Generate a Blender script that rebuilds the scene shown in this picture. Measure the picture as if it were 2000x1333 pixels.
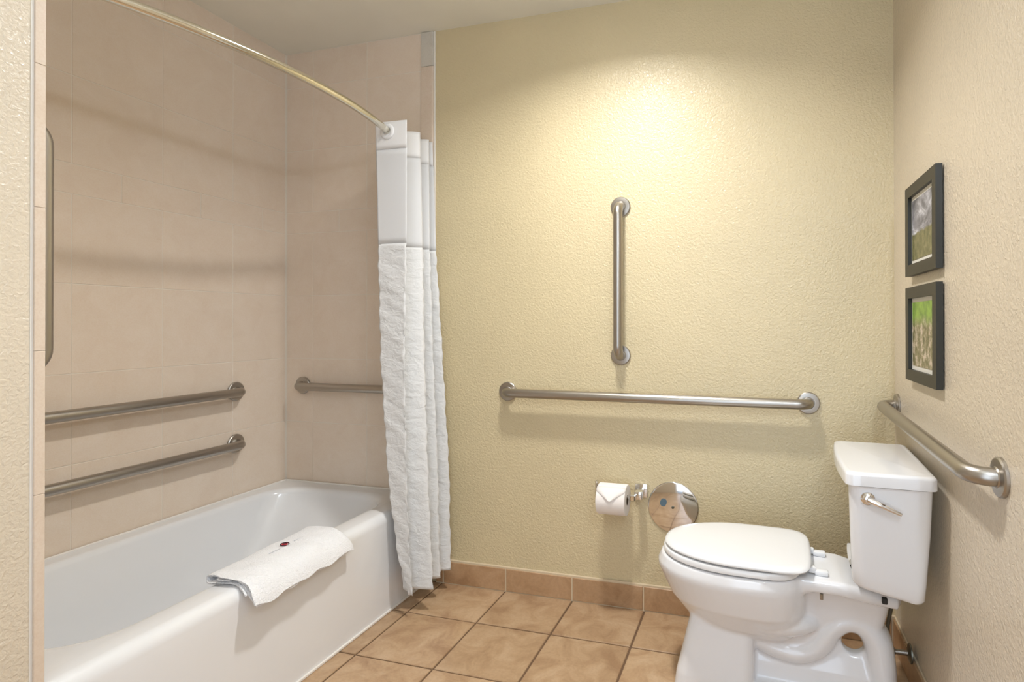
import bpy, bmesh, math, random
from mathutils import Vector, Matrix

random.seed(7)
for o in list(bpy.data.objects):
    bpy.data.objects.remove(o, do_unlink=True)
SC = bpy.context.scene
COL = SC.collection
PI = math.pi

# ------------------------------------------------------------------ room size (metres)
W, H = 2.696, 2.476            # right wall x, ceiling z; alcove wall x=0, back wall y=0
WX, WY = 0.772, -1.432         # room-side corner of the wall at the near end of the tub
YF = -2.78                     # wall behind the camera
RIM = 0.392                    # bathtub rim height
LX, LY = 1.70, -0.68           # recessed ceiling light

# ------------------------------------------------------------------ camera
cam_d = bpy.data.cameras.new('camera')
cam = bpy.data.objects.new('camera', cam_d)
COL.objects.link(cam)
SC.camera = cam
yaw, pit, rol = 0.2767, 0.0042, -0.0013
fwd = Vector((-math.sin(yaw) * math.cos(pit), math.cos(yaw) * math.cos(pit), math.sin(pit)))
rgt = fwd.cross(Vector((0, 0, 1))).normalized()
upv = rgt.cross(fwd)
r2 = rgt * math.cos(rol) + upv * math.sin(rol)
u2 = -rgt * math.sin(rol) + upv * math.cos(rol)
M3 = Matrix((r2, u2, -fwd)).transposed()
cam.matrix_world = Matrix.Translation((2.2161, -2.2567, 1.1556)) @ M3.to_4x4()
cam_d.sensor_width = 36
cam_d.lens = 1105.89 / 2000 * 36
cam_d.shift_x = -162.4 / 2000
cam_d.shift_y = -38.9 / 2000
cam_d.clip_start = 0.02

# ------------------------------------------------------------------ world, lights, exposure
wd = bpy.data.worlds.new('world')
SC.world = wd
wd.use_nodes = True
wd.node_tree.nodes['Background'].inputs[0].default_value = (0.80, 0.88, 1.0, 1)
wd.node_tree.nodes['Background'].inputs[1].default_value = 0.6
SC.view_settings.view_transform = 'Standard'
SC.view_settings.look = 'None'
SC.view_settings.exposure = -0.06
SC.view_settings.gamma = 1.0
SC.view_settings.use_curve_mapping = False


def area(name, loc, rot, shape, sx, sy, power, color):
    l = bpy.data.lights.new(name, 'AREA')
    l.shape = shape
    l.size = sx
    l.size_y = sy
    l.energy = power
    l.color = color
    o = bpy.data.objects.new(name, l)
    o.location = loc
    o.rotation_euler = rot
    COL.objects.link(o)
    return o


area('downlight_lamp', (LX, LY, H + 0.014), (0, 0, 0), 'DISK', 0.15, 0.15, 22, (0.97, 0.965, 0.96)).data.spread = math.radians(142)
# cool fill light added in the unseen doorway behind the camera
area('doorway_fill', (2.08, YF - 0.12, 1.15), (PI / 2, 0, 0), 'RECTANGLE', 0.86, 2.1, 18, (0.72, 0.84, 1.0))

# ------------------------------------------------------------------ materials
def mat(name, col, rough=0.5, metal=0.0, coat=0.0, spec=0.5):
    m = bpy.data.materials.new(name)
    m.use_nodes = True
    b = m.node_tree.nodes['Principled BSDF']
    b.inputs['Base Color'].default_value = (*col, 1)
    b.inputs['Roughness'].default_value = rough
    b.inputs['Metallic'].default_value = metal
    b.inputs['Coat Weight'].default_value = coat
    b.inputs['Coat Roughness'].default_value = 0.05
    b.inputs['Specular IOR Level'].default_value = spec
    return m


def nd(m, t, **kw):
    n = m.node_tree.nodes.new(t)
    for k, v in kw.items():
        setattr(n, k, v)
    return n


def ln(m, a, b):
    m.node_tree.links.new(a, b)


def bsdf(m):
    return m.node_tree.nodes['Principled BSDF']


def coords(m, scale=(1, 1, 1)):
    tc = nd(m, 'ShaderNodeTexCoord')
    mp = nd(m, 'ShaderNodeMapping')
    mp.inputs['Scale'].default_value = scale
    ln(m, tc.outputs['Object'], mp.inputs['Vector'])
    return mp.outputs['Vector']


def noise(m, vec, scale, detail=3, rough=0.55, dist=0.0):
    n = nd(m, 'ShaderNodeTexNoise')
    n.inputs['Scale'].default_value = scale
    n.inputs['Detail'].default_value = detail
    n.inputs['Roughness'].default_value = rough
    n.inputs['Distortion'].default_value = dist
    ln(m, vec, n.inputs['Vector'])
    return n.outputs['Fac']


def ramp(m, fac, stops):
    r = nd(m, 'ShaderNodeValToRGB')
    el = r.color_ramp.elements
    while len(el) < len(stops):
        el.new(0.5)
    for e, (p, c) in zip(el, stops):
        e.position = p
        e.color = (*c, 1)
    ln(m, fac, r.inputs['Fac'])
    return r.outputs['Color']


def bump(m, height, strength, dist, prev=None):
    b = nd(m, 'ShaderNodeBump')
    b.inputs['Strength'].default_value = strength
    b.inputs['Distance'].default_value = dist
    ln(m, height, b.inputs['Height'])
    if prev is not None:
        ln(m, prev, b.inputs['Normal'])
    return b.outputs['Normal']


def mixrgb(m, fac, a, b, mode='MIX'):
    n = nd(m, 'ShaderNodeMix', data_type='RGBA', blend_type=mode)
    if isinstance(fac, float):
        n.inputs[0].default_value = fac
    else:
        ln(m, fac, n.inputs[0])
    for s, v in ((n.inputs[6], a), (n.inputs[7], b)):
        if isinstance(v, tuple):
            s.default_value = (*v, 1)
        else:
            ln(m, v, s)
    return n.outputs[2]


def paint(name, col, scale=110, strength=0.8, dist=0.0038, rough=0.42, coat=0.5):
    m = mat(name, col, rough)
    v = coords(m)
    f = noise(m, v, scale, 3, 0.5, 0.6)
    g = noise(m, v, 3.0, 2)
    c = ramp(m, g, [(0.3, tuple(x * 0.97 for x in col)), (0.7, tuple(min(1, x * 1.03) for x in col))])
    ln(m, c, bsdf(m).inputs['Base Color'])
    bn = bump(m, f, strength, dist)
    ln(m, bn, bsdf(m).inputs['Normal'])
    bsdf(m).inputs['Coat Weight'].default_value = coat
    bsdf(m).inputs['Coat Roughness'].default_value = 0.12
    ln(m, bn, bsdf(m).inputs['Coat Normal'])
    return m


M = {}
M['paint_back'] = paint('textured_wall_paint', (0.625, 0.525, 0.325))
M['paint_right'] = paint('textured_side_wall_paint', (0.685, 0.595, 0.465))
M['ceiling'] = paint('ceiling_paint', (0.86, 0.835, 0.74), 120, 0.12, 0.002, 0.6, 0.0)


def tile_mat(name, c1, c2, c3, scale, speck, rough, var):
    m = mat(name, c1, rough)
    tc = nd(m, 'ShaderNodeTexCoord')
    oi = nd(m, 'ShaderNodeObjectInfo')
    ad = nd(m, 'ShaderNodeVectorMath', operation='ADD')
    mu = nd(m, 'ShaderNodeVectorMath', operation='SCALE')
    cb = nd(m, 'ShaderNodeCombineXYZ')
    for k in range(3):
        ln(m, oi.outputs['Random'], cb.inputs[k])
    ln(m, cb.outputs[0], mu.inputs[0])
    mu.inputs['Scale'].default_value = 19.0
    ln(m, tc.outputs['Object'], ad.inputs[0])
    ln(m, mu.outputs[0], ad.inputs[1])
    v = ad.outputs[0]
    f = noise(m, v, scale, 5, 0.62, 0.8)
    c = ramp(m, f, [(0.32, c2), (0.5, c1), (0.68, c3)])
    s = noise(m, v, speck, 2, 0.7)
    c = mixrgb(m, 0.22, c, ramp(m, s, [(0.35, (0.42, 0.40, 0.37)), (0.6, (0.62, 0.6, 0.58))]), 'OVERLAY')
    hs = nd(m, 'ShaderNodeHueSaturation')
    mr = nd(m, 'ShaderNodeMapRange')
    mr.inputs['To Min'].default_value = 1 - var
    mr.inputs['To Max'].default_value = 1 + var
    ln(m, oi.outputs['Random'], mr.inputs['Value'])
    ln(m, mr.outputs[0], hs.inputs['Value'])
    ln(m, c, hs.inputs['Color'])
    ln(m, hs.outputs[0], bsdf(m).inputs['Base Color'])
    ln(m, bump(m, noise(m, v, 60, 3), 0.10, 0.002), bsdf(m).inputs['Normal'])
    return m


M['wall_tile'] = tile_mat('beige_wall_tile', (0.76, 0.64, 0.52), (0.74, 0.615, 0.495), (0.78, 0.665, 0.55), 9, 230, 0.40, 0.012)
M['edge_tile'] = tile_mat('edge_trim_tile', (0.68, 0.56, 0.45), (0.66, 0.54, 0.425), (0.70, 0.59, 0.48), 14, 200, 0.4, 0.03)
M['edge_grey'] = tile_mat('grey_edge_trim_tile', (0.60, 0.56, 0.49), (0.57, 0.53, 0.46), (0.63, 0.59, 0.52), 14, 200, 0.4, 0.02)
M['floor_tile'] = tile_mat('brown_floor_tile', (0.43, 0.285, 0.165), (0.33, 0.20, 0.11), (0.50, 0.35, 0.22), 9, 110, 0.36, 0.06)
M['base_tile'] = tile_mat('brown_baseboard_tile', (0.42, 0.26, 0.14), (0.33, 0.19, 0.095), (0.48, 0.31, 0.18), 9, 90, 0.4, 0.05)
M['wall_grout'] = mat('wall_grout', (0.80, 0.73, 0.63), 0.8)
M['floor_grout'] = mat('floor_grout', (0.15, 0.085, 0.045), 0.85)
M['base_grout'] = mat('baseboard_grout', (0.62, 0.50, 0.34), 0.8)
M['caulk'] = mat('white_caulk', (0.82, 0.78, 0.72), 0.5)
M['enamel'] = mat('bathtub_enamel', (0.80, 0.80, 0.80), 0.16, coat=0.3)
M['ceramic'] = mat('toilet_ceramic', (0.79, 0.79, 0.80), 0.10, coat=0.3)
M['plastic'] = mat('white_seat_plastic', (0.80, 0.80, 0.80), 0.22)
M['white'] = mat('white_paint', (0.80, 0.78, 0.74), 0.45)
M['chrome'] = mat('polished_chrome', (0.80, 0.80, 0.80), 0.06, 1.0)
M['rod'] = mat('polished_nickel_rod', (0.74, 0.70, 0.60), 0.16, 1.0)
M['black'] = mat('black_rubber', (0.015, 0.015, 0.013), 0.6)
M['darkmetal'] = mat('tarnished_valve_metal', (0.16, 0.16, 0.13), 0.35, 0.9)


def brushed(name, col, rough):
    m = mat(name, col, rough, 1.0)
    v = coords(m, (260, 260, 260))
    f = noise(m, v, 1.0, 2)
    ln(m, bump(m, f, 0.06, 0.001), bsdf(m).inputs['Normal'])
    return m


M['steel'] = brushed('brushed_stainless_steel', (0.42, 0.39, 0.35), 0.34)
M['hose'] = brushed('braided_supply_hose', (0.20, 0.20, 0.17), 0.45)


def cloth(name, col, rough, scale, strength, dist, trans=0.0, stretch=(1, 1, 1)):
    m = mat(name, col, rough, spec=0.15)
    bsdf(m).inputs['Sheen Weight'].default_value = 0.2
    v = coords(m, stretch)
    f = noise(m, v, scale, 3, 0.55, 0.5)
    ln(m, bump(m, f, strength, dist), bsdf(m).inputs['Normal'])
    if trans:
        out = m.node_tree.nodes['Material Output']
        tr = nd(m, 'ShaderNodeBsdfTranslucent')
        tr.inputs[0].default_value = (*col, 1)
        mx = nd(m, 'ShaderNodeMixShader')
        mx.inputs[0].default_value = trans
        ln(m, bsdf(m).outputs[0], mx.inputs[1])
        ln(m, tr.outputs[0], mx.inputs[2])
        ln(m, mx.outputs[0], out.inputs[0])
    return m


M['curtain'] = cloth('crinkled_white_curtain', (0.86, 0.86, 0.85), 0.75, 26, 0.55, 0.011, 0.25, (1, 1, 1.5))
M['header'] = cloth('curtain_header_cloth', (0.90, 0.89, 0.88), 0.7, 40, 0.1, 0.003, 0.2)
M['sheer'] = cloth('sheer_curtain_mesh', (0.87, 0.87, 0.87), 0.8, 300, 0.15, 0.001, 0.35)
M['towel'] = cloth('white_terry_towel', (0.90, 0.90, 0.91), 0.95, 210, 0.9, 0.005)
M['paper'] = cloth('toilet_paper', (0.86, 0.81, 0.77), 0.9, 500, 0.2, 0.001)
M['card'] = mat('cardboard_core', (0.16, 0.11, 0.07), 0.9)
M['red'] = mat('red_stitching', (0.62, 0.03, 0.04), 0.8)
M['ink'] = mat('dark_stitching', (0.05, 0.02, 0.03), 0.8)
M['greyink'] = mat('grey_stitching', (0.68, 0.68, 0.71), 0.9)
M['frame'] = mat('black_frame_wood', (0.020, 0.019, 0.012), 0.42)
M['mat_board'] = mat('picture_mat_board', (0.78, 0.76, 0.70), 0.7)
M['reflection_spot'] = mat('blue_reflection', (0.10, 0.16, 0.20), 0.5)  # flat colour for the reflection painted on the cover plate


def print_mat(name, kind):
    m = mat(name, (0.4, 0.4, 0.3), 0.35)
    tc = nd(m, 'ShaderNodeTexCoord')
    sp = nd(m, 'ShaderNodeSeparateXYZ')
    ln(m, tc.outputs['Generated'], sp.inputs[0])
    v = tc.outputs['Generated']
    if kind == 'sky':
        mp = nd(m, 'ShaderNodeMapping')
        mp.inputs['Scale'].default_value = (1, 1.2, 1.8)
        ln(m, v, mp.inputs['Vector'])
        cl = ramp(m, noise(m, mp.outputs[0], 2.2, 6, 0.6, 0.9), [(0.36, (0.10, 0.10, 0.12)), (0.5, (0.27, 0.27, 0.31)), (0.66, (0.70, 0.71, 0.78))])
        gr = ramp(m, noise(m, v, 9, 6, 0.7), [(0.3, (0.07, 0.08, 0.025)), (0.55, (0.20, 0.19, 0.08)), (0.72, (0.34, 0.28, 0.17))])
        a, b, p0, p1 = gr, cl, 0.42, 0.46
    else:
        vo = nd(m, 'ShaderNodeTexVoronoi')
        vo.inputs['Scale'].default_value = 16
        ln(m, v, vo.inputs['Vector'])
        n = noise(m, v, 8, 6, 0.72)
        ro = ramp(m, n, [(0.36, (0.10, 0.10, 0.035)), (0.5, (0.26, 0.23, 0.12)), (0.62, (0.62, 0.52, 0.42))])
        gr = ramp(m, noise(m, v, 6, 4), [(0.35, (0.13, 0.25, 0.03)), (0.65, (0.28, 0.46, 0.06))])
        a, b, p0, p1 = ro, gr, 0.60, 0.80
    ad = nd(m, 'ShaderNodeMath', operation='MULTIPLY_ADD')
    ln(m, noise(m, v, 5, 3), ad.inputs[0])
    ad.inputs[1].default_value = 0.12
    ln(m, sp.outputs['Z'], ad.inputs[2])
    mr = nd(m, 'ShaderNodeMapRange')
    mr.inputs['From Min'].default_value = p0 + 0.06
    mr.inputs['From Max'].default_value = p1 + 0.06
    ln(m, ad.outputs[0], mr.inputs['Value'])
    ln(m, mixrgb(m, mr.outputs[0], a, b), bsdf(m).inputs['Base Color'])
    return m


M['print_sky'] = print_mat('cloud_and_field_print', 'sky')
M['print_rock'] = print_mat('grass_and_rock_print', 'rock')
lamp_m = mat('lamp_lens', (1, 1, 1), 0.5)
bsdf(lamp_m).inputs['Emission Color'].default_value = (1.0, 0.94, 0.82, 1)
bsdf(lamp_m).inputs['Emission Strength'].default_value = 24
M['lens'] = lamp_m


# ------------------------------------------------------------------ mesh helpers
def obj(name, bm, m, parent=None, smooth=False, sharp=None):
    me = bpy.data.meshes.new(name)
    bmesh.ops.recalc_face_normals(bm, faces=bm.faces)
    bm.to_mesh(me)
    bm.free()
    me.materials.append(M[m] if isinstance(m, str) else m)
    if smooth:
        for p in me.polygons:
            p.use_smooth = True
        if sharp:
            me.set_sharp_from_angle(angle=sharp)
    o = bpy.data.objects.new(name, me)
    COL.objects.link(o)
    o.parent = parent
    return o


def link_copy(name, me, loc, parent, rotz=0.0):
    o = bpy.data.objects.new(name, me)
    o.location = loc
    o.rotation_euler = (0, 0, rotz)
    COL.objects.link(o)
    o.parent = parent
    return o


def thing(name, label, cat, loc=(0, 0, 0), rotz=0.0, group=None):
    o = bpy.data.objects.new(name, None)
    o.empty_display_size = 0.05
    o.location = loc
    o.rotation_euler = (0, 0, rotz)
    COL.objects.link(o)
    o['label'] = label
    o['category'] = cat
    if group:
        o['group'] = group
    return o


def struct(o, label, cat):
    o['kind'] = 'structure'
    o['label'] = label
    o['category'] = cat
    return o


def box(bm, x0, x1, y0, y1, z0, z1, bev=0.0, seg=1):
    r = bmesh.ops.create_cube(bm, size=1)
    vs = r['verts']
    for v in vs:
        v.co = Vector(((x0 + x1) / 2 + v.co.x * (x1 - x0), (y0 + y1) / 2 + v.co.y * (y1 - y0), (z0 + z1) / 2 + v.co.z * (z1 - z0)))
    if bev:
        es = list({e for v in vs for e in v.link_edges})
        bmesh.ops.bevel(bm, geom=es, offset=bev, segments=seg, profile=0.5, affect='EDGES')
    return bm


def loft(bm, rings, cap=True, closed=True):
    vr = [[bm.verts.new(p) for p in r] for r in rings]
    n = len(rings[0])
    for a, b in zip(vr, vr[1:]):
        for i in range(n if closed else n - 1):
            j = (i + 1) % n
            bm.faces.new((a[i], a[j], b[j], b[i]))
    if cap:
        bm.faces.new(list(reversed(vr[0])))
        bm.faces.new(vr[-1])
    return vr


def fillet(pts, rad, n=8):
    out = [Vector(pts[0])]
    for a, b, c in zip(pts, pts[1:], pts[2:]):
        a, b, c = Vector(a), Vector(b), Vector(c)
        d1, d2 = (a - b).normalized(), (c - b).normalized()
        ang = d1.angle(d2)
        t = min(rad / math.tan(ang / 2), (a - b).length * 0.95, (c - b).length * 0.95)
        p, q = b + d1 * t, b + d2 * t
        bis = (d1 + d2).normalized()
        cen = b + bis * (t / math.cos(ang / 2))
        for k in range(n + 1):
            s = k / n
            v1, v2 = p - cen, q - cen
            th = v1.angle(v2)
            out.append(cen + v1 * (math.sin((1 - s) * th) / math.sin(th)) + v2 * (math.sin(s * th) / math.sin(th)))
    out.append(Vector(pts[-1]))
    return out


def tube(bm, pts, rad, n=20, cap=True):
    pts = [Vector(p) for p in pts]
    rads = rad if isinstance(rad, (list, tuple)) else [rad] * len(pts)
    rings = []
    t0 = (pts[1] - pts[0]).normalized()
    ref = Vector((0, 0, 1)) if abs(t0.z) < 0.9 else Vector((1, 0, 0))
    nrm = t0.cross(ref).normalized()
    for i, p in enumerate(pts):
        t = (pts[min(i + 1, len(pts) - 1)] - pts[max(i - 1, 0)]).normalized()
        nrm = (nrm - t * nrm.dot(t)).normalized()
        bn = t.cross(nrm)
        rings.append([p + (nrm * math.cos(2 * PI * k / n) + bn * math.sin(2 * PI * k / n)) * rads[i] for k in range(n)])
    loft(bm, rings, cap)
    return bm


def lathe(bm, prof, axis='Z', origin=(0, 0, 0), n=40):
    """prof: list of (radius, height) along axis direction given as a Vector or letter."""
    ax = {'X': Vector((1, 0, 0)), 'Y': Vector((0, 1, 0)), 'Z': Vector((0, 0, 1))}[axis] if isinstance(axis, str) else Vector(axis).normalized()
    ref = Vector((0, 0, 1)) if abs(ax.z) < 0.9 else Vector((1, 0, 0))
    a = ax.cross(ref).normalized()
    b = ax.cross(a)
    o = Vector(origin)
    rings = [[o + ax * h + (a * math.cos(2 * PI * k / n) + b * math.sin(2 * PI * k / n)) * max(r, 1e-4) for k in range(n)] for r, h in prof]
    loft(bm, rings, True)
    return bm


def rrect(x0, x1, y0, y1, r, z, n=6):
    pts = []
    for cx, cy, a0 in ((x1 - r, y1 - r, 0), (x0 + r, y1 - r, PI / 2), (x0 + r, y0 + r, PI), (x1 - r, y0 + r, 1.5 * PI)):
        for k in range(n + 1):
            a = a0 + PI / 2 * k / n
            pts.append(Vector((cx + r * math.cos(a), cy + r * math.sin(a), z)))
    return pts


# ------------------------------------------------------------------ room shell
wb = struct(obj('wall_back', box(bmesh.new(), -0.1, W + 0.1, 0.0, 0.1, -0.1, H + 0.15), 'paint_back'),
            'olive beige textured wall behind the toilet, tiled at its left end', 'wall')
wl = struct(obj('wall_left', box(bmesh.new(), -0.1, 0.0, WY - 0.1, 0.0, -0.1, H + 0.15), 'wall_grout'),
            'beige tiled wall along the far side of the bathtub', 'wall')
wr = struct(obj('wall_right', box(bmesh.new(), W, W + 0.1, YF, 0.0, -0.1, H + 0.15), 'paint_right'),
            'pale beige textured wall with the two framed pictures', 'wall')
ww = struct(obj('wall_near', box(bmesh.new(), -0.1, WX, YF, WY, -0.1, H + 0.15), 'paint_right'),
            'narrow strip of textured wall at the left edge, near end of the bathtub', 'wall')
bm = bmesh.new()
dx0, dx1, dz1 = 1.66, 2.52, 2.10  # doorway opening added to let cool fill light in
box(bm, -0.1, dx0, YF - 0.1, YF, -0.1, H + 0.15)
box(bm, dx1, W + 0.1, YF - 0.1, YF, -0.1, H + 0.15)
box(bm, dx0, dx1, YF - 0.1, YF, dz1, H + 0.15)
struct(obj('wall_front', bm, 'paint_right'), 'textured wall behind the viewer, with a doorway added for cool fill light', 'wall')
bm = bmesh.new()
for x0, x1, z0, z1 in ((dx0 - 0.06, dx0, 0, dz1 + 0.06), (dx1, dx1 + 0.06, 0, dz1 + 0.06), (dx0, dx1, dz1, dz1 + 0.06)):
    box(bm, x0, x1, YF, YF + 0.015, z0, z1, 0.003)
struct(obj('trim_3', bm, 'white'), 'white casing around the added doorway behind the viewer', 'door casing')

# ceiling with a round opening for the recessed light
bm = bmesh.new()
ed = []


def loop_edges(pts):
    vs = [bm.verts.new(p) for p in pts]
    ed.extend(bm.edges.new((vs[i], vs[(i + 1) % len(vs)])) for i in range(len(vs)))


cans = ((LX, LY),)
RC = 0.084
loop_edges([(-0.1, 0.1, H), (W + 0.1, 0.1, H), (W + 0.1, YF - 0.1, H), (-0.1, YF - 0.1, H)])
for cx, cy in cans:
    loop_edges([(cx + RC * math.cos(2 * PI * k / 40), cy + RC * math.sin(2 * PI * k / 40), H) for k in range(40)])
bmesh.ops.triangle_fill(bm, use_beauty=True, use_dissolve=False, edges=ed)
struct(obj('ceiling', bm, 'ceiling'), 'plain cream ceiling above the bathtub', 'ceiling')
bm = bmesh.new()
box(bm, -0.1, W + 0.1, YF - 0.1, 0.1, H + 0.12, H + 0.16)
struct(obj('trim_4', bm, 'white'), 'slab above the ceiling', 'slab')

LAB = ('round recessed light in the ceiling, in front of the back wall',)
for (cx, cy), lb in zip(cans, LAB):
    t = thing('recessed_light', lb, 'ceiling light', (cx, cy, H), 0)
    bm = bmesh.new()
    n = 40
    prof = [(RC + 0.022, -0.001), (RC + 0.020, -0.005), (RC, -0.006), (RC - 0.004, 0.0), (RC - 0.004, 0.06), (RC, 0.062), (RC + 0.001, 0.0), (RC + 0.022, -0.001)]
    rings = [[Vector((r * math.cos(2 * PI * k / n), r * math.sin(2 * PI * k / n), h)) for k in range(n)] for r, h in prof]
    loft(bm, rings, False)
    obj('trim_ring', bm, 'white', t, True, 0.6)
    obj('lens', lathe(bmesh.new(), [(RC - 0.005, 0.020), (RC - 0.005, 0.024)], 'Z'), 'lens', t)

# floor: grout bed and single tiles
fl = struct(obj('floor', box(bmesh.new(), 0.0, W, YF - 0.1, 0.0, -0.06, -0.004), 'floor_grout'),
            'floor of square brown ceramic tiles with dark joints', 'floor')
P = 0.305
X0, A0 = 0.8675, 0.2735
J = 0.0035
TX0, TX1, TY0, TY1 = 0.797, W - 0.002, YF, -0.010


def tile_mesh(name, w, h, t, bev, m):
    """plate in x-y, top at z=0, origin at its centre"""
    bm = box(bmesh.new(), -w / 2, w / 2, -h / 2, h / 2, -t, 0.0)
    top = [e for e in bm.edges if all(v.co.z > -1e-6 for v in e.verts)]
    bmesh.ops.bevel(bm, geom=top, offset=bev, segments=1, affect='EDGES')
    me = bpy.data.meshes.new(name)
    bmesh.ops.recalc_face_normals(bm, faces=bm.faces)
    bm.to_mesh(me)
    bm.free()
    me.materials.append(M[m])
    return me


cache = {}


def tile(name, w, h, t, bev, m, mw, parent):
    k = (name, round(w, 4), round(h, 4), t, m)
    if k not in cache:
        cache[k] = tile_mesh(name, w, h, t, bev, m)
    o = bpy.data.objects.new(name, cache[k])
    COL.objects.link(o)
    o.parent = parent
    o.matrix_world = mw
    return o


xs = [TX0] + [X0 + P * k for k in range(0, 6)] + [TX1]
ys = [TY1] + [-A0 - P * k for k in range(0, 10)] + [TY0]
ys = [y for y in ys if y >= TY0]
for i in range(len(xs) - 1):
    for j in range(len(ys) - 1):
        x0, x1 = xs[i] + (J if i else 0), xs[i + 1] - (J if i < len(xs) - 2 else 0)
        y1, y0 = ys[j] - (J if j else 0), ys[j + 1] + J
        if x1 - x0 < 0.01 or y1 - y0 < 0.01:
            continue
        dz = random.uniform(-0.0004, 0.0004)
        tile('floor_tile', x1 - x0, y1 - y0, 0.008, 0.0022, 'floor_tile', Matrix.Translation(((x0 + x1) / 2, (y0 + y1) / 2, dz)), fl)

# wall tiles of the alcove
rows = [RIM + 0.004, 0.682, 0.988, 1.292, 1.595, 1.697, 1.996, 2.304, H - 0.002]
JW = 0.0014


def wall_tiles(cols, acc, frame, parent):
    for r in range(len(rows) - 1):
        z0, z1 = rows[r] + (JW if r else 0), rows[r + 1] - (JW if r < len(rows) - 2 else 0)
        cc = acc if r == 4 else cols
        for c in range(len(cc) - 1):
            a, b = cc[c] + JW, cc[c + 1] - JW
            tile('wall_tile', b - a, z1 - z0, 0.007, 0.0006, 'wall_tile', frame((a + b) / 2, (z0 + z1) / 2), parent)


# left wall: tile local x -> world -y, local y -> z, normal -> +x
RL = Matrix(((0, 0, 1, 0), (-1, 0, 0, 0), (0, 1, 0, 0), (0, 0, 0, 1)))
RB = Matrix(((1, 0, 0, 0), (0, 0, -1, 0), (0, 1, 0, 0), (0, 0, 0, 1)))
RW = Matrix(((-1, 0, 0, 0), (0, 0, 1, 0), (0, 1, 0, 0), (0, 0, 0, 1)))
cl = [0.006, 0.295, 0.602, 0.906, 1.211, -WY - 0.006]
wall_tiles(cl, [0.006, 0.14, 0.445, 0.75, 1.055, 1.36, -WY - 0.006],
           lambda a, z: Matrix.Translation((0.0014, -a, z)) @ RL, wl)
wall_tiles([0.006, 0.1615, 0.466, 0.758], [0.006, 0.31, 0.615, 0.758],
           lambda a, z: Matrix.Translation((a, -0.0018, z)) @ RB, wb)
wall_tiles([0.006, 0.1615, 0.466, WX - 0.002], [0.006, 0.31, 0.615, WX - 0.002],
           lambda a, z: Matrix.Translation((a, WY + 0.0018, z)) @ RW, ww)
bm = box(bmesh.new(), 0.0, 0.76, -0.0006, 0.0, RIM - 0.05, H)
obj('grout_bed', bm, 'wall_grout', wb)
bm = box(bmesh.new(), 0.0, WX - 0.002, WY, WY + 0.0006, RIM - 0.05, H)
obj('grout_bed', bm, 'wall_grout', ww)

# bullnose strip at the room-side end of the tiled back wall
tr = struct(obj('trim_1', box(bmesh.new(), 0.822, 0.830, -0.008, 0.0, 0.10, H - 0.001, 0.003, 2), 'caulk'),
            'vertical strip of narrow edge tiles between tiled and painted back wall', 'tile trim')
zz = [0.10, 0.40, 0.70, 1.0, 1.30, 1.60, 1.90, 2.318, H - 0.002]
for z0, z1 in zip(zz, zz[1:]):
    bm = box(bmesh.new(), -0.0305, 0.0305, -0.011, 0.0, -(z1 - z0) / 2 + 0.001, (z1 - z0) / 2 - 0.001)
    es = [e for e in bm.edges if all(v.co.x > 0.03 and v.co.y < -0.01 for v in e.verts)]
    bmesh.ops.bevel(bm, geom=es, offset=0.008, segments=4, profile=0.5, affect='EDGES')
    o = obj('edge_tile', bm, 'edge_grey' if z1 > 2.4 else 'edge_tile', tr)
    o.location = (0.7915, 0, (z0 + z1) / 2)

# edge tiles on the end of the near wall
tr = struct(obj('trim_2', box(bmesh.new(), WX, WX + 0.0015, WY - 0.018, WY + 0.004, 0.0, H - 0.001), 'caulk'),
            'thin tile edging down the corner of the near wall strip', 'tile trim')
zz = [0.0, 0.39, 0.80, 1.10, 1.40, 1.70, 2.0, 2.30, H - 0.002]
for z0, z1 in zip(zz, zz[1:]):
    bm = box(bmesh.new(), 0.0, 0.005, WY - 0.0135, WY + 0.0055, z0 + 0.0003, z1 - 0.0003, 0.0008, 1)
    o = obj('edge_tile', bm, 'edge_tile', tr)
    o.location = (WX + 0.0012, 0, 0)

# baseboards
bb = struct(obj('baseboard_back', box(bmesh.new(), 0.835, W, -0.010, 0.0, -0.004, 0.106, 0.002), 'base_grout'),
            'brown tile baseboard along the foot of the olive back wall', 'baseboard')
bx = [0.835] + [0.8735 + 0.3015 * k for k in range(7)]
bx = [x for x in bx if x < W - 0.02] + [W - 0.012]
for a, b in zip(bx, bx[1:]):
    if b - a > 0.02:
        tile('baseboard_tile', b - a - 0.006, 0.095, 0.006, 0.002, 'base_tile', Matrix.Translation(((a + b) / 2, -0.0125, 0.050)) @ RB, bb)
RR = Matrix(((0, 0, -1, 0), (1, 0, 0, 0), (0, 1, 0, 0), (0, 0, 0, 1)))
br = struct(obj('baseboard_right', box(bmesh.new(), W - 0.006, W, YF, -0.006, -0.004, 0.106, 0.002), 'base_grout'),
            'brown tile baseboard along the right wall behind the toilet', 'baseboard')
yy = [-0.012] + [-0.17 - 0.305 * k for k in range(10)] + [YF]
for a, b in zip(yy, yy[1:]):
    if a - b > 0.02:
        tile('baseboard_tile', a - b - 0.006, 0.095, 0.006, 0.002, 'base_tile', Matrix.Translation((W - 0.0105, (a + b) / 2, 0.050)) @ RR, br)

# ------------------------------------------------------------------ bathtub
tub = thing('bathtub', 'white enamel alcove bathtub with plain apron', 'bathtub', (0.4, -0.72, 0))
tub_off = Vector((-0.4, 0.72, 0))
TXF, TYN = 0.792, WY + 0.008
TYB = -0.006
bm = bmesh.new()
N = 10


def tub_ring(x0, x1, y0, y1, r, z):
    return [p + tub_off for p in rrect(x0, x1, y0, y1, r, z, N)]


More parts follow.
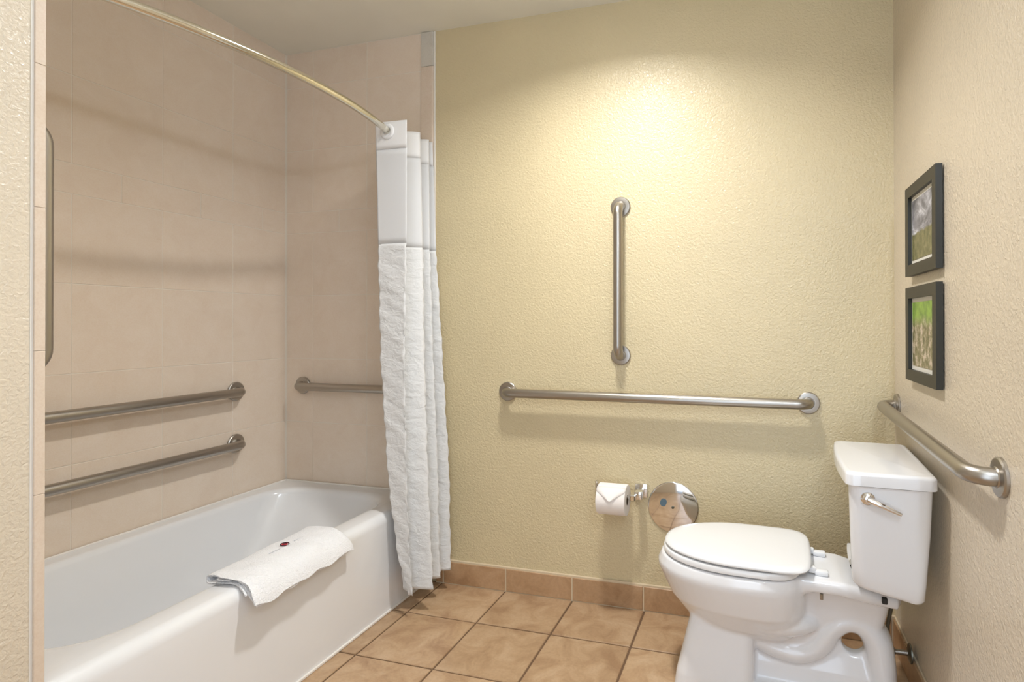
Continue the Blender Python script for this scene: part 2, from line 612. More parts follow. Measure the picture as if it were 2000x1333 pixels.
rings = []
rings.append(tub_ring(0.008, TXF + 0.006, TYN, TYB, 0.004, 0.006))
rings.append(tub_ring(0.008, TXF + 0.003, TYN, TYB, 0.004, 0.10))
rings.append(tub_ring(0.008, TXF, TYN, TYB, 0.004, 0.30))
for k in range(7):                       # rounded outer edge of the front rim
    a = PI / 2 * k / 6
    rings.append(tub_ring(0.008, TXF - 0.032 * (1 - math.cos(a)), TYN, TYB, 0.004, RIM - 0.035 + 0.037 * math.sin(a)))
rings.append(tub_ring(0.010, 0.725, TYN + 0.004, TYB - 0.004, 0.006, RIM + 0.002))
RI0 = dict(x0=0.060, x1=0.690, y0=WY + 0.085, y1=-0.075)
rings.append(tub_ring(RI0['x0'] - 0.008, RI0['x1'] + 0.010, RI0['y0'] - 0.01, RI0['y1'] + 0.01, 0.16, RIM))
for k in range(1, 6):                    # lip into the basin
    a = PI / 2 * k / 5
    d = 0.028 * math.sin(a) - 0.008
    rings.append(tub_ring(RI0['x0'] + d * 0.7, RI0['x1'] - d, RI0['y0'] + d, RI0['y1'] - d, 0.16, RIM - 0.028 * (1 - math.cos(a))))
for z, dx, dyn, dyf, r in ((0.30, 0.040, 0.050, 0.070, 0.16), (0.22, 0.052, 0.070, 0.13, 0.16), (0.15, 0.066, 0.09, 0.20, 0.15), (0.10, 0.085, 0.12, 0.26, 0.14),
                           (0.075, 0.11, 0.15, 0.31, 0.13), (0.065, 0.15, 0.20, 0.36, 0.10)):
    rings.append(tub_ring(RI0['x0'] + dx * 0.8, RI0['x1'] - dx, RI0['y0'] + dyn, RI0['y1'] - dyf, r, z))
loft(bm, rings, True)
obj('tub_shell', bm, 'enamel', tub, True, 0.7)
bm = bmesh.new()
box(bm, TXF - 0.395, TXF - 0.392 + 0.004, TYN + 0.72, TYB + 0.72, 0.0, 0.010, 0.002)
obj('floor_caulk', bm, 'caulk', tub)
bm = bmesh.new()
box(bm, -0.4 + 0.005, -0.4 + 0.013, TYN + 0.72, TYB + 0.72, RIM - 0.002, RIM + 0.007, 0.002)
box(bm, -0.4 + 0.005, TXF - 0.4 - 0.03, TYB + 0.72 - 0.006, TYB + 0.72 + 0.001, RIM - 0.002, RIM + 0.007, 0.002)
obj('wall_caulk', bm, 'caulk', tub)
bm = bmesh.new()
lathe(bm, [(0.026, 0.0), (0.026, 0.004), (0.020, 0.006), (0.001, 0.006)], 'Z', (0.0, -0.38, 0.0655), 24)
obj('drain', bm, 'chrome', tub, True, 0.6)

# ------------------------------------------------------------------ grab bars
BR, FR, SO = 0.019, 0.041, 0.055


def grab_bar(label, p0, p1, nrm, so=SO):
    p0, p1, nrm = Vector(p0), Vector(p1), Vector(nrm)
    t = thing('grab_bar', label, 'grab bar', p0, 0, 'stainless grab bars')
    d = p1 - p0
    path = fillet([nrm * 0.002, nrm * so, d + nrm * so, d + nrm * 0.002], 0.042, 10)
    obj('rail', tube(bmesh.new(), path, BR, 24), 'steel', t, True, 0.8)
    for q in (Vector((0, 0, 0)), d):
        bm = bmesh.new()
        lathe(bm, [(FR, 0.0005), (FR, 0.006), (FR - 0.003, 0.009), (BR + 0.008, 0.0105), (BR + 0.003, 0.0105), (BR + 0.001, 0.013)], nrm, q, 40)
        obj('flange', bm, 'steel', t, True, 0.5)
    return t


grab_bar('long horizontal steel grab bar on the olive back wall', (1.184, 0, 0.862), (2.404, 0, 0.857), (0, -1, 0))
grab_bar('vertical steel grab bar on the olive back wall above the horizontal one', (1.685, 0, 1.026), (1.685, 0, 1.632), (0, -1, 0))
grab_bar('upper of two horizontal grab bars on the tiled wall beside the bathtub', (0.005, -0.285, 0.858), (0.005, -1.25, 0.858), (1, 0, 0))
grab_bar('lower of two horizontal grab bars on the tiled wall beside the bathtub', (0.005, -0.285, 0.628), (0.005, -1.25, 0.628), (1, 0, 0))
grab_bar('horizontal grab bar on the tiled end wall, running behind the shower curtain', (0.108, -0.005, 0.859), (0.69, -0.005, 0.859), (0, -1, 0))
grab_bar('steel grab bar on the right wall above the toilet tank', (W, -0.050, 0.866), (W, -0.923, 0.841), (-1, 0, 0))
grab_bar('vertical grab bar half hidden by the near wall at the left edge', (0.672, WY + 0.005, 1.058), (0.672, WY + 0.005, 1.602), (0, 1, 0))

# ------------------------------------------------------------------ curved shower rod
RZ = 1.93


def rod_x(y):
    return 0.853 - 0.33 * (y + 0.72) ** 2


t = thing('shower_rod', 'bowed polished metal shower curtain rod over the bathtub', 'curtain rod', (0.68, -0.72, RZ))
ry = [-0.008 + (WY + 0.013 + 0.008) * k / 48 for k in range(49)]
obj('rod', tube(bmesh.new(), [(rod_x(y) - 0.68, y + 0.72, 0) for y in ry], 0.0135, 20), 'rod', t, True, 0.8)
for y, s in ((-0.005, -1), (WY + 0.005, 1)):
    bm = bmesh.new()
    lathe(bm, [(0.034, 0.0), (0.034, 0.005), (0.024, 0.010), (0.017, 0.026), (0.0145, 0.028)], (0, s, 0), (rod_x(y) - 0.68, y + 0.72, 0), 32)
    obj('rod_flange', bm, 'rod', t, True, 0.6)

# ------------------------------------------------------------------ shower curtain
keys = [  # z, fold tips (x, y): left, right, left, right ...
    (1.966, [(.742, -.305), (.884, -.300), (.705, -.228), (.850, -.155), (.690, -.112), (.834, -.062), (.700, -.045), (.832, -.030), (.700, -.014)]),
    (1.47, [(.755, -.305), (.882, -.300), (.720, -.235), (.866, -.158), (.700, -.130), (.862, -.100), (.700, -.075), (.862, -.050), (.715, -.016)]),
    (1.00, [(.768, -.305), (.876, -.305), (.745, -.250), (.888, -.180), (.730, -.145), (.886, -.110), (.730, -.080), (.896, -.052), (.750, -.020)]),
    (0.52, [(.808, -.310), (.890, -.310), (.815, -.262), (.930, -.220), (.815, -.170), (.920, -.130), (.815, -.095), (.930, -.056), (.822, -.024)]),
    (0.25, [(.850, -.312), (.905, -.315), (.838, -.270), (.954, -.238), (.838, -.190), (.934, -.145), (.838, -.106), (.938, -.062), (.840, -.028)]),
    (0.092, [(.902, -.315), (.925, -.318), (.850, -.275), (.972, -.250), (.850, -.200), (.944, -.150), (.848, -.112), (.946, -.070), (.848, -.030)]),
]


def tips_at(z):
    if z >= keys[0][0]:
        return keys[0][1]
    for (z1, a), (z0, b) in zip(keys, keys[1:]):
        if z >= z0:
            s = (z1 - z) / (z1 - z0)
            return [(p[0] + (q[0] - p[0]) * s, p[1] + (q[1] - p[1]) * s) for p, q in zip(a, b)]
    return keys[-1][1]


rnd = random.Random(3)
PH = [(rnd.uniform(0, 6.28), rnd.uniform(0.8, 1.3)) for _ in range(40)]


def curtain_row(z, wr, per=12):
    tp = tips_at(z)
    out = []
    for i in range(len(tp) - 1):
        (xa, ya), (xb, yb) = tp[i], tp[i + 1]
        for k in range(per + (1 if i == len(tp) - 2 else 0)):
            s = k / per
            e = (1 - math.cos(PI * s)) / 2
            e = 0.65 * e + 0.35 * s
            x = xa + (xb - xa) * e
            # rounded folds: y lingers at tips
            y = ya + (yb - ya) * s
            ph, fq = PH[(i * 3) % 40]
            w = wr * 0.0013 * math.sin(z * 95 * fq + ph + 2.2 * s * 3) * (0.35 + math.sin(PI * s) ** 2 * 0.2 + (0.6 if s < 0.25 or s > 0.75 else 0))
            w += wr * 0.0012 * math.sin(z * 31 * fq + ph * 2 + s * 5)
            out.append(Vector((x + w, y + w * 0.8, z)))
    return out


cur = thing('shower_curtain', 'white shower curtain bunched against the back wall at the tub end', 'shower curtain', (0.83, -0.17, 0.092))
coff = Vector((-0.83, 0.17, -0.092))


def curtain_part(name, z1, z0, steps, wr, m, off=0.0):
    bm = bmesh.new()
    rows_ = []
    for k in range(steps + 1):
        z = z1 + (z0 - z1) * k / steps
        rows_.append([p + coff + Vector((0, -off, 0)) for p in curtain_row(z, wr)])
    loft(bm, rows_, False, False)
    o = obj(name, bm, m, cur, True)
    so = o.modifiers.new('thickness', 'SOLIDIFY')
    so.thickness = 0.0012
    so.offset = 0
    return o


curtain_part('header', 1.966, 1.856, 6, 0.0, 'header', 0.0012)
curtain_part('sheer_panel', 1.858, 1.474, 14, 0.12, 'sheer')
curtain_part('skirt', 1.476, 0.092, 130, 1.0, 'curtain', 0.0012)
bm = bmesh.new()
ny = -0.302
rings = []
for k in range(36):
    a = 2 * PI * k / 36
    c = Vector((rod_x(ny) - 0.83 + 0.002, ny - 0.004 + 0.17, RZ - 0.004 - 0.092))
    e = Vector((math.cos(a), 0, math.sin(a)))
    rings.append([c + e * (0.024 + 0.008 * math.cos(b)) + Vector((0, 0.0035 * math.sin(b), 0)) for b in [2 * PI * q / 10 for q in range(10)]])
rings.append(rings[0])
loft(bm, rings, False)
bmesh.ops.remove_doubles(bm, verts=bm.verts, dist=1e-5)
obj('grommet', bm, 'plastic', cur, True)

# ------------------------------------------------------------------ folded towel on the tub rim
tw = thing('bath_towel', 'folded white terry towel with red emblem, draped over the bathtub rim', 'towel', (0.74, -0.76, RIM + 0.003))
# cross-section (x, z) relative to the rim: lies on the flat rim and bends over the front edge
twx = [(-0.082, -0.004), (-0.05, 0.0005), (0.0, 0.001), (0.025, -0.002), (0.045, -0.009), (0.060, -0.022), (0.071, -0.040), (0.076, -0.055)]


def towel_curve(x_list, th, n):
    """offset the path upward by th"""
    pts = [Vector((x, 0, z)) for x, z in x_list]
    res = []
    for i, p in enumerate(pts):
        tg = (pts[min(i + 1, len(pts) - 1)] - pts[max(i - 1, 0)]).normalized()
        nm = Vector((-tg.z, 0, tg.x))
        if nm.z < 0 and abs(nm.x) < 0.5:
            nm = -nm
        if nm.x < 0 and nm.z < 0.5:
            nm = -nm
        res.append(p + nm * th)
    return res


def towel_sheet(name, sec_path, th, y0, y1, seed):
    """a folded sheet: the path (list of Vectors in x-z) thickened and swept along y"""
    bm = bmesh.new()
    rg = random.Random(seed)
    ph = [rg.uniform(0, 6.28) for _ in range(6)]
    ny_ = 46
    rings = []
    np_ = len(sec_path)
    for k in range(ny_ + 1):
        s = k / ny_
        up, dn = [], []
        for i, p in enumerate(sec_path):
            tg = (sec_path[min(i + 1, np_ - 1)] - sec_path[max(i - 1, 0)]).normalized()
            nm = Vector((-tg.z, 0, tg.x))
            w = 0.0016 * math.sin(s * 14 + ph[0] + i * 0.35) + 0.0011 * math.sin(s * 33 + ph[1] - i * 0.6)
            f = i / (np_ - 1)
            fr = max(0.0, f - 0.85) / 0.15
            q = p + Vector((-0.020 * (s - 0.5), 0, w * (0.25 + f)))
            q += tg * fr * 0.004 * math.sin(s * 21 + ph[2])
            y = y0 + (y1 - y0) * s + (s - 0.5) * 0.012 * math.sin(i * 0.5 + ph[3])
            e = 0.5 if k in (0, ny_) else 1.0
            up.append(q + nm * th / 2 * e + Vector((0, y, 0)))
            dn.append(q - nm * th / 2 * e + Vector((0, y, 0)))
        rings.append(up + list(reversed(dn)))
    loft(bm, rings, True)
    return obj(name, bm, 'towel', tw, True, 1.2)


def resample(pts, n):
    d = [0.0]
    for a, b in zip(pts, pts[1:]):
        d.append(d[-1] + (b - a).length)
    out = []
    for k in range(n):
        t = d[-1] * k / (n - 1)
        j = max(i for i in range(len(d)) if d[i] <= t + 1e-9)
        j = min(j, len(pts) - 2)
        u = (t - d[j]) / max(1e-9, d[j + 1] - d[j])
        out.append(pts[j].lerp(pts[j + 1], u))
    return out


TH = 0.0078
lo = list(reversed(towel_curve(twx[:6], TH * 0.5 + 0.001, 0)))
hi = towel_curve(twx, TH * 2.65 + 0.001, 0)
rb = (hi[0] - lo[-1]).length / 2
cb = (hi[0] + lo[-1]) / 2
loop = [cb + Vector((-rb * 1.05 * math.sin(PI * k / 8), 0, -rb * math.cos(PI * k / 8))) for k in range(1, 8)]
towel_sheet('outer_fold', resample(lo + loop + hi, 40), TH, -0.206, 0.216, 1)
mid = towel_curve(twx, TH * 1.58 + 0.001, 0)
towel_sheet('inner_fold', resample(mid[1:], 20), TH * 0.9, -0.202, 0.212, 2)
# emblem: a red disc with a dark open ring, and faint lettering lines, on the top face
em_c = Vector((-0.030, 0.032, 0.0284))
bm = bmesh.new()
lathe(bm, [(0.0092, 0.0), (0.0092, 0.0016), (0.001, 0.0018)], 'Z', em_c, 28)
emb = obj('emblem', bm, 'red', tw)
bm = bmesh.new()
tube(bm, [em_c + Vector((0.0128 * math.cos(a), 0.0128 * math.sin(a), 0.0012)) for a in [0.5 + (2 * PI - 1.0) * k / 30 for k in range(31)]], 0.0017, 8)
obj('ring', bm, 'ink', emb, True)
bm = bmesh.new()
tube(bm, [em_c + Vector((0.0046 * math.cos(a) + 0.001, 0.0046 * math.sin(a), 0.0022)) for a in [0.7 + (2 * PI - 1.6) * k / 20 for k in range(21)]], 0.0013, 8)
obj('inner_ring', bm, 'ink', emb, True)
for y0, y1, x in ((0.035, 0.075, 0.004), (-0.075, -0.03, 0.012)):
    bm = bmesh.new()
    tube(bm, [em_c + Vector((x, y0 + (y1 - y0) * k / 6, -0.0002)) for k in range(7)], 0.0012, 6)
    obj('lettering_line', bm, 'greyink', emb, True)

# ------------------------------------------------------------------ toilet-paper holder and roll
hx, hz, ay = 1.770, 0.482, -0.088
ho = thing('toilet_paper_holder', 'chrome single-post toilet paper holder on the olive wall', 'paper holder', (hx, 0, hz))
bm = box(bmesh.new(), -0.027, 0.027, -0.014, -0.0005, -0.028, 0.028, 0.005, 2)
obj('wall_plate', bm, 'chrome', ho, True, 0.5)
bm = box(bmesh.new(), -0.015, 0.015, -0.080, -0.012, -0.018, 0.014, 0.004, 2)
obj('post', bm, 'chrome', ho, True, 0.5)
bm = box(bmesh.new(), -0.028, -0.008, ay - 0.011, ay + 0.011, -0.020, 0.004, 0.003, 1)
obj('pivot_block', bm, 'chrome', ho, True, 0.5)
bm = tube(bmesh.new(), [(-0.02, ay, -0.008), (-0.163, ay, -0.008)], 0.0075, 16)
obj('arm', bm, 'chrome', ho, True, 0.8)
bm = box(bmesh.new(), -0.168, -0.161, ay - 0.010, ay + 0.016, -0.014, 0.050, 0.002, 1)
obj('end_stop', bm, 'chrome', ho)

rx0, rx1, rr = 1.616, 1.731, 0.0600
rc = Vector(((rx0 + rx1) / 2, ay, hz - 0.008 - 0.0105))
ro = thing('toilet_paper_roll', 'white toilet paper roll with its end folded to a point', 'toilet paper', rc)
hl = (rx1 - rx0) / 2
bm = bmesh.new()
n = 48
prof = [(0.0205, -hl), (rr - 0.002, -hl), (rr, -hl + 0.002), (rr, hl - 0.002), (rr - 0.002, hl), (0.0205, hl)]
rings = [[Vector((h, r * math.cos(2 * PI * k / n), r * math.sin(2 * PI * k / n))) for k in range(n)] for r, h in prof]
rings.append(rings[0])
loft(bm, rings, False)
bmesh.ops.remove_doubles(bm, verts=bm.verts, dist=1e-6)
obj('paper', bm, 'paper', ro, True, 0.6)
bm = bmesh.new()
rings = [[Vector((h, r * math.cos(2 * PI * k / n), r * math.sin(2 * PI * k / n))) for k in range(n)] for r, h in ((0.0205, -hl + 0.001), (0.0205, hl - 0.001), (0.0185, hl - 0.001), (0.0185, -hl + 0.001))]
rings.append(rings[0])
loft(bm, rings, False)
obj('core', bm, 'card', ro, True, 0.6)
# folded tip: a triangle of paper lying over the front of the roll, lifting at its point
bm = bmesh.new()
rows_ = []
for k in range(11):
    s = k / 10
    a = math.radians(118) + s * math.radians(57)           # from the top towards the front
    hw = hl * 0.995 * (1.0 if s < 0.35 else max(0.02, 1 - (s - 0.35) / 0.65))
    lift = rr + 0.0012 + 0.006 * max(0, s - 0.45) ** 1.5 / 0.41
    rows_.append([Vector((hw * q, lift * math.cos(a), lift * math.sin(a))) for q in (-1, -0.5, 0, 0.5, 1)])
loft(bm, rows_, False, False)
o = obj('folded_end', bm, 'paper', ro, True)
so = o.modifiers.new('thickness', 'SOLIDIFY')
so.thickness = 0.0012
so.offset = 1

# ------------------------------------------------------------------ chrome cover plate
cp = thing('cover_plate', 'round chrome wall cover plate beside the toilet paper holder', 'cover plate', (1.897, 0, 0.424))
bm = bmesh.new()
lathe(bm, [(0.100, 0.0005), (0.101, 0.003), (0.0985, 0.006), (0.095, 0.0068), (0.007, 0.0068), (0.001, 0.0066)], (0, -1, 0), (0, 0, 0), 64)
obj('disc', bm, 'chrome', cp, True, 0.9)
bm = bmesh.new()
lathe(bm, [(0.0055, 0.0), (0.0055, 0.0095), (0.004, 0.0108), (0.001, 0.011)], (0, -1, 0), (0, 0, 0), 16)
obj('screw', bm, 'darkmetal', cp, True, 0.6)
bm = bmesh.new()  # blue-grey spot modelled in place of a reflection in the chrome
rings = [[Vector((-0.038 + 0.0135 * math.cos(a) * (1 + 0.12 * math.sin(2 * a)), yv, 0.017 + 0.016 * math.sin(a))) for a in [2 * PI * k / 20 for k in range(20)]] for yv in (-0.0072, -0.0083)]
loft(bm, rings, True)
obj('reflection_spot', bm, 'reflection_spot', cp)

# ------------------------------------------------------------------ framed pictures


def picture(label, z0, z1, m):
    y0, y1, th, bw = -0.566, -0.248, 0.017, 0.034
    t = thing('framed_picture', label, 'picture', (W - 0.004, (y0 + y1) / 2, z0), 0, 'framed pictures')
    hw, h = (y1 - y0) / 2, z1 - z0
    bm = bmesh.new()
    # four mitred mouldings
    o4 = [(-hw, 0), (hw, 0), (hw, h), (-hw, h)]
    i4 = [(-hw + bw, bw), (hw - bw, bw), (hw - bw, h - bw), (-hw + bw, h - bw)]
    for a in range(4):
        b = (a + 1) % 4
        q = [o4[a], o4[b], i4[b], i4[a]]
        rings = [[Vector((xx, p[0], p[1])) for p in q] for xx in (0.0, -th)]
        loft(bm, rings, True)
    bmesh.ops.remove_doubles(bm, verts=bm.verts, dist=1e-6)
    es = [e for e in bm.edges if e.calc_length() > 0.1]
    obj('frame', bm, 'frame', t)
    mb = obj('mat_board', box(bmesh.new(), -0.006, -0.002, -hw + bw - 0.002, hw - bw + 0.002, bw - 0.002, h - bw + 0.002), 'mat_board', t)
    e = 0.013
    pr = obj('print', box(bmesh.new(), -0.0072, -0.006, -hw + bw + e * 0.7, hw - bw - e * 0.7, bw + e, h - bw - e), m, t)
    obj('backing', box(bmesh.new(), 0.0, 0.0035, -hw + 0.02, hw - 0.02, 0.02, h - 0.02), 'black', t)
    return t


picture('upper black framed picture of clouds over a field', 1.302, 1.580, 'print_sky')
picture('lower black framed picture of green grass and rocks', 0.978, 1.266, 'print_rock')

# ------------------------------------------------------------------ toilet
# local frame: +x points from the right wall towards the bowl tip (world -x), z up
TC = Vector((W - 0.010, -0.392, 0.0))
TR = math.radians(180 - 3.0)
to = thing('toilet', 'white two-piece toilet with elongated bowl and closed lid', 'toilet', TC, TR)


def egg(uf, ub, hw, z, n=48, flat=0.0, um=None):
    """egg outline: blunt back at ub, rounded tip at uf"""
    pts = []
    um = um if um is not None else ub + (uf - ub) * 0.42
    for k in range(n):
        a = 2 * PI * k / n
        c, s = math.cos(a), math.sin(a)
        if c >= 0:
            u = um + (uf - um) * (abs(c) ** 0.95)
            v = hw * math.copysign(abs(s) ** 0.92, s)
        else:
            e = 0.62 - 0.3 * flat
            u = um - (um - ub) * (abs(c) ** e)
            v = hw * math.copysign(abs(s) ** (0.80 - 0.35 * flat), s)
        pts.append(Vector((u, v, z)))
    return pts


bm = bmesh.new()
BZ = 0.408
loft(bm, [egg(*a) for a in ((0.64, 0.37, 0.05, 0.165), (0.665, 0.35, 0.080, 0.190), (0.690, 0.335, 0.105, 0.213), (0.715, 0.325, 0.127, 0.243),
                            (0.745, 0.32, 0.154, 0.28), (0.770, 0.315, 0.172, 0.33), (0.786, 0.315, 0.184, 0.365), (0.787, 0.315, 0.185, 0.380), (0.774, 0.32, 0.178, BZ))], True)
# rear deck under seat hinges and tank
def usec(u, hw, z0, z1, r):
    return [Vector((u, p.x, p.y)) for p in rrect(-hw, hw, z0, z1, r, 0, 5)]


loft(bm, [usec(0.066, 0.060, 0.344, 0.372, 0.012), usec(0.080, 0.092, 0.338, 0.376, 0.014), usec(0.15, 0.112, 0.352, 0.390, 0.014), usec(0.23, 0.120, 0.366, BZ - 0.002, 0.014), usec(0.30, 0.122, 0.368, BZ, 0.014), usec(0.44, 0.130, 0.368, BZ, 0.014)], True)
# shoulder where the deck flows into the bowl
loft(bm, [usec(0.29, 0.112, 0.366, BZ - 0.003, 0.016), usec(0.35, 0.125, 0.352, BZ - 0.003, 0.02), usec(0.42, 0.148, 0.325, BZ - 0.003, 0.025), usec(0.50, 0.165, 0.295, BZ - 0.003, 0.03)], True)
# neck from deck down to the trapway
loft(bm, [rrect(0.110, 0.36, -0.050, 0.050, 0.03, 0.245), rrect(0.100, 0.40, -0.062, 0.062, 0.03, 0.30), rrect(0.09, 0.42, -0.085, 0.085, 0.03, 0.365)], True)
# sump lobe under the bowl
rings = []
for k in range(1, 12):
    a = -PI / 2 + PI * k / 12
    rings.append([Vector((0.435 + 0.165 * math.cos(a) * math.cos(b), 0.124 * math.cos(a) * math.sin(b), 0.245 + 0.056 * math.sin(a))) for b in [2 * PI * q / 24 for q in range(24)]])
loft(bm, rings, True)
# front pedestal
loft(bm, [rrect(0.475, 0.722, -0.112, 0.112, 0.035, 0.0), rrect(0.475, 0.715, -0.110, 0.110, 0.035, 0.05), rrect(0.475, 0.693, -0.098, 0.098, 0.03, 0.14), rrect(0.475, 0.670, -0.088, 0.088, 0.03, 0.24)], True)
# trapway tube
ctrl = [(0.50, 0.185), (0.42, 0.150), (0.345, 0.142), (0.290, 0.172), (0.255, 0.228), (0.210, 0.262), (0.160, 0.256), (0.126, 0.212), (0.114, 0.145), (0.110, 0.07), (0.110, 0.0)]
pts = []
for i in range(len(ctrl) - 1):
    p0, p1, p2, p3 = (ctrl[max(0, i - 1)], ctrl[i], ctrl[i + 1], ctrl[min(len(ctrl) - 1, i + 2)])
    for k in range(5):
        s = k / 5
        q = [0.5 * (2 * p1[c] + (p2[c] - p0[c]) * s + (2 * p0[c] - 5 * p1[c] + 4 * p2[c] - p3[c]) * s * s + (3 * p1[c] - p0[c] - 3 * p2[c] + p3[c]) * s ** 3) for c in (0, 1)]
        pts.append((q[0], 0, q[1]))
pts.append((ctrl[-1][0], 0, ctrl[-1][1]))
n0 = len(bm.verts)
tube(bm, pts, 0.042, 20)
bm.verts.ensure_lookup_table()
for v in bm.verts[n0:]:
    v.co.y *= 1.45
# web below the trapway arch and floor flange
loft(bm, [rrect(0.09, 0.50, -0.052, 0.052, 0.02, 0.0), rrect(0.10, 0.50, -0.040, 0.040, 0.02, 0.10), rrect(0.11, 0.50, -0.024, 0.024, 0.02, 0.150)], True)
loft(bm, [rrect(0.265, 0.46, -0.045, 0.045, 0.03, 0.17), rrect(0.25, 0.46, -0.056, 0.056, 0.03, 0.30)], True)
HC, HZ, HR = 0.188, 0.192, 0.034
rings = []
for r_, v_ in ((HR, -0.018), (HR + 0.045, -0.026), (HR + 0.045, 0.026), (HR, 0.018)):
    rings.append([Vector((HC + r_ * math.cos(2 * PI * k / 32), v_, HZ + r_ * math.sin(2 * PI * k / 32))) for k in range(32)])
rings.append(rings[0])
loft(bm, rings, False)
bmesh.ops.remove_doubles(bm, verts=bm.verts, dist=1e-6)
loft(bm, [rrect(0.065, 0.52, -0.112, 0.112, 0.04, 0.0), rrect(0.070, 0.52, -0.108, 0.108, 0.04, 0.035), rrect(0.085, 0.52, -0.08, 0.08, 0.04, 0.05)], True)
bowl = obj('bowl', bm, 'ceramic', to, True)
rm = bowl.modifiers.new('fuse', 'REMESH')
rm.mode = 'VOXEL'
rm.voxel_size = 0.005
rm.use_smooth_shade = True
sm = bowl.modifiers.new('soften', 'SMOOTH')
sm.factor = 0.5
sm.iterations = 5
dg = bpy.context.evaluated_depsgraph_get()
me2 = bpy.data.meshes.new_from_object(bowl.evaluated_get(dg))
for p in me2.polygons:
    p.use_smooth = True
for v in me2.vertices:
    v.co.z = max(v.co.z, 0.0)
bowl.modifiers.clear()
bowl.data = me2
if not me2.materials:
    me2.materials.append(M['ceramic'])


def slab(name, rings, m, parent=to):
    bm = bmesh.new()
    loft(bm, rings, True)
    return obj(name, bm, m, parent, True, 0.9)


SZ = BZ + 0.003
seat = slab('seat', [egg(0.760, 0.340, 0.172, SZ, flat=.6), egg(0.767, 0.335, 0.179, SZ + 0.003, flat=.6), egg(0.768, 0.334, 0.180, SZ + 0.015, flat=.6), egg(0.764, 0.337, 0.177, SZ + 0.020, flat=.6), egg(0.75, 0.345, 0.167, SZ + 0.021, flat=.6)], 'plastic')
LZ = SZ + 0.0245
slab('seat_lid', [egg(0.752, 0.318, 0.170, LZ, flat=1), egg(0.762, 0.310, 0.179, LZ + 0.002, flat=1), egg(0.764, 0.308, 0.1805, LZ + 0.006, flat=1), egg(0.761, 0.310, 0.178, LZ + 0.011, flat=1),
                  egg(0.750, 0.317, 0.170, LZ + 0.0145, flat=1), egg(0.728, 0.332, 0.153, LZ + 0.016, flat=1), egg(0.65, 0.39, 0.09, LZ + 0.018, flat=1)], 'plastic')
for sv in (-1, 1):
    bm = box(bmesh.new(), 0.262, 0.300, sv * 0.074 - 0.014, sv * 0.074 + 0.014, BZ - 0.001, BZ + 0.014, 0.005, 2)
    h = obj('hinge', bm, 'plastic', to, True, 0.6)
    bm = box(bmesh.new(), 0.296, 0.318, sv * 0.074 - 0.011, sv * 0.074 + 0.011, BZ + 0.004, BZ + 0.022, 0.005, 2)
    obj('hinge_arm', bm, 'plastic', h, True, 0.6)
    bm = tube(bmesh.new(), [(0.283, sv * 0.112, BZ - 0.04), (0.283, sv * 0.112, BZ - 0.056)], 0.005, 10)
    obj('seat_bolt', bm, 'steel', to, True, 0.6)
    bm = box(bmesh.new(), 0.112, 0.126, sv * 0.122 - 0.008, sv * 0.122 + 0.008, BZ - 0.038, BZ - 0.022, 0.002)
    obj('tank_bolt', bm, 'black', to)


def tank_ring(ub, uf, hw, z, r, bow):
    pts = []
    base = rrect(ub, uf, -hw, hw, r, z, 6)
    n = len(base)
    out = []
    for i in range(n):                     # subdivide so the front can bow outwards
        a, b = base[i], base[(i + 1) % n]
        out.append(a)
        if (b - a).length > 0.1:
            for k in range(1, 8):
                out.append(a + (b - a) * (k / 8))
    for p in out:
        f = max(0, (p.x - ub) / (uf - ub))
        pts.append(Vector((p.x + bow * f * (1 - (p.y / hw) ** 2), p.y, p.z)))
    return pts


TB, TT = 0.432, 0.716
def shear(r, k):
    return [Vector((p.x, p.y, p.z - k * 0.19 * (0.205 - p.x))) for p in r]


slab('tank', [shear(tank_ring(0.050, 0.188, 0.175, TB, 0.03, 0.012), 1), shear(tank_ring(0.034, 0.200, 0.192, TB + 0.006, 0.03, 0.012), 1), shear(tank_ring(0.029, 0.204, 0.197, TB + 0.016, 0.03, 0.012), 1),
              shear(tank_ring(0.026, 0.206, 0.200, TB + 0.05, 0.028, 0.012), 0.8),
              shear(tank_ring(0.018, 0.211, 0.208, 0.60, 0.025, 0.012), 0.2), tank_ring(0.014, 0.215, 0.214, TT, 0.025, 0.012)], 'ceramic')
slab('tank_lid', [tank_ring(0.012, 0.218, 0.216, TT + 0.001, 0.02, 0.012), tank_ring(0.006, 0.225, 0.222, TT + 0.003, 0.02, 0.012), tank_ring(0.006, 0.225, 0.222, TT + 0.029, 0.02, 0.012),
                  tank_ring(0.0075, 0.2235, 0.2205, TT + 0.034, 0.02, 0.012), tank_ring(0.012, 0.219, 0.216, TT + 0.0375, 0.018, 0.012), tank_ring(0.02, 0.211, 0.208, TT + 0.0385, 0.014, 0.012)], 'ceramic')
# spud gasket between tank and deck
bm = bmesh.new()
lathe(bm, [(0.04, BZ - 0.02), (0.04, TB)], 'Z', (0.15, 0, 0), 24)
obj('tank_gasket', bm, 'black', to, True, 0.6)
# side flush lever (near side of the tank, local +y)
bm = bmesh.new()
LVU, LVZ, LVV = 0.172, 0.685, 0.2125
lathe(bm, [(0.018, 0.0), (0.018, 0.005), (0.013, 0.011), (0.006, 0.013)], (0, 1, 0), (LVU, LVV, LVZ), 24)
lv = obj('flush_lever', bm, 'chrome', to, True, 0.6)
bm = bmesh.new()
tube(bm, [(LVU, LVV + 0.012, LVZ), (LVU - 0.02, LVV + 0.018, LVZ - 0.006), (LVU - 0.05, LVV + 0.019, LVZ - 0.018), (LVU - 0.078, LVV + 0.018, LVZ - 0.030)], [0.009, 0.009, 0.007, 0.005], 12)
obj('lever_arm', bm, 'chrome', lv, True, 0.8)

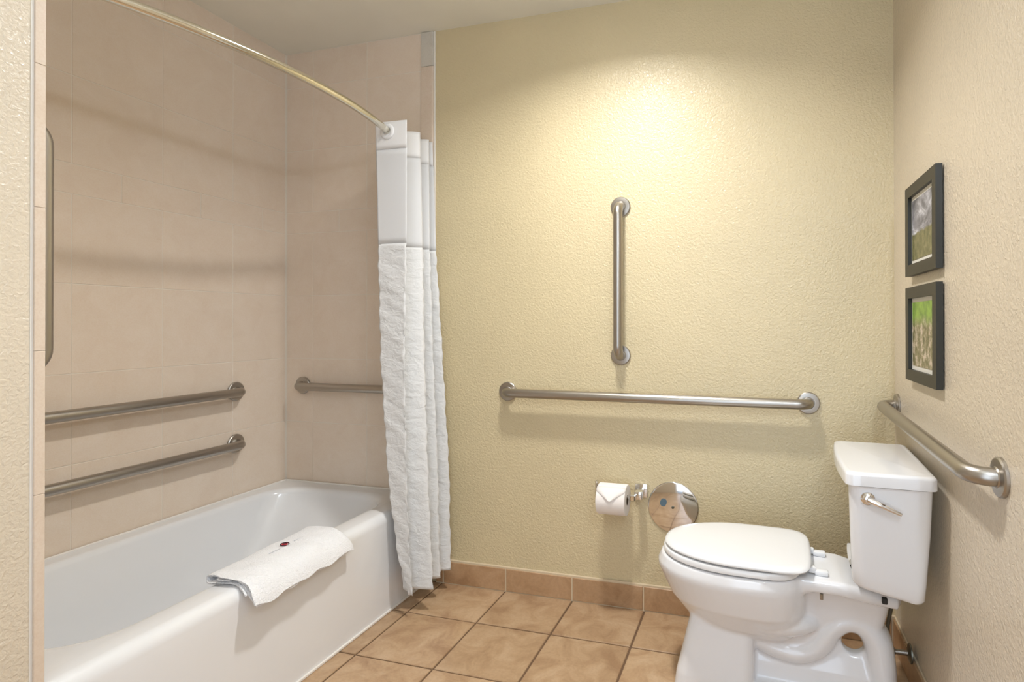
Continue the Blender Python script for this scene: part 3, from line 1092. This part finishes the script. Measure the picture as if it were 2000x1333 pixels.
# ------------------------------------------------------------------ water supply valve and hose
sv = thing('supply_valve', 'tarnished water shut-off valve on the right wall behind the toilet', 'valve', (W - 0.0125, -0.262, 0.112))
bm = bmesh.new()
lathe(bm, [(0.030, 0.0), (0.029, 0.004), (0.016, 0.009), (0.010, 0.010)], (-1, 0, 0), (0, 0, 0), 28)
obj('escutcheon', bm, 'darkmetal', sv, True, 0.6)
bm = tube(bmesh.new(), [(-0.006, 0, 0), (-0.075, 0, 0)], 0.008, 14)
obj('stub_pipe', bm, 'steel', sv, True, 0.8)
bm = bmesh.new()
lathe(bm, [(0.010, 0.045), (0.013, 0.050), (0.013, 0.080), (0.009, 0.088)], (-1, 0, 0), (0, 0, 0), 14)
obj('valve_body', bm, 'steel', sv, True, 0.5)
bm = box(bmesh.new(), -0.079, -0.053, -0.040, -0.012, -0.010, 0.010, 0.004, 2)
obj('valve_handle', bm, 'chrome', sv, True, 0.6)
hp = fillet([(-0.066, 0, 0.008), (-0.066, 0, 0.08), (-0.052, -0.008, 0.17), (-0.075, -0.012, 0.26), (-0.075, -0.012, 0.318)], 0.05, 6)
obj('supply_hose', tube(bmesh.new(), hp, 0.0062, 12), 'hose', sv, True, 0.8)

# ------------------------------------------------------------------ unseen globe bar added on the right wall for cool fill
globe_m = mat('fill_globe', (0.9, 0.9, 0.9), 0.5)
bsdf(globe_m).inputs['Emission Color'].default_value = (0.69, 0.82, 1.0, 1)
bsdf(globe_m).inputs['Emission Strength'].default_value = 76
M['globe'] = globe_m
VY = -2.12
vl = thing('added_fill_light', 'added fill light, a bar of four glowing globes on the right wall, out of view', 'fill light', (W, VY, 2.02))
obj('back_plate', box(bmesh.new(), -0.022, -0.0005, -0.36, 0.36, -0.055, 0.055, 0.005, 2), 'chrome', vl, True, 0.5)
for k in range(4):
    y = -0.27 + 0.18 * k
    bm = bmesh.new()
    lathe(bm, [(0.024, 0.020), (0.024, 0.040), (0.030, 0.046)], (-1, 0, 0), (0, y, 0), 20)
    obj('socket', bm, 'chrome', vl, True, 0.6)
    bm = bmesh.new()
    bmesh.ops.create_uvsphere(bm, u_segments=20, v_segments=12, radius=0.05)
    for v in bm.verts:
        v.co += Vector((-0.088, y, 0))
    obj('globe', bm, 'globe', vl, True)
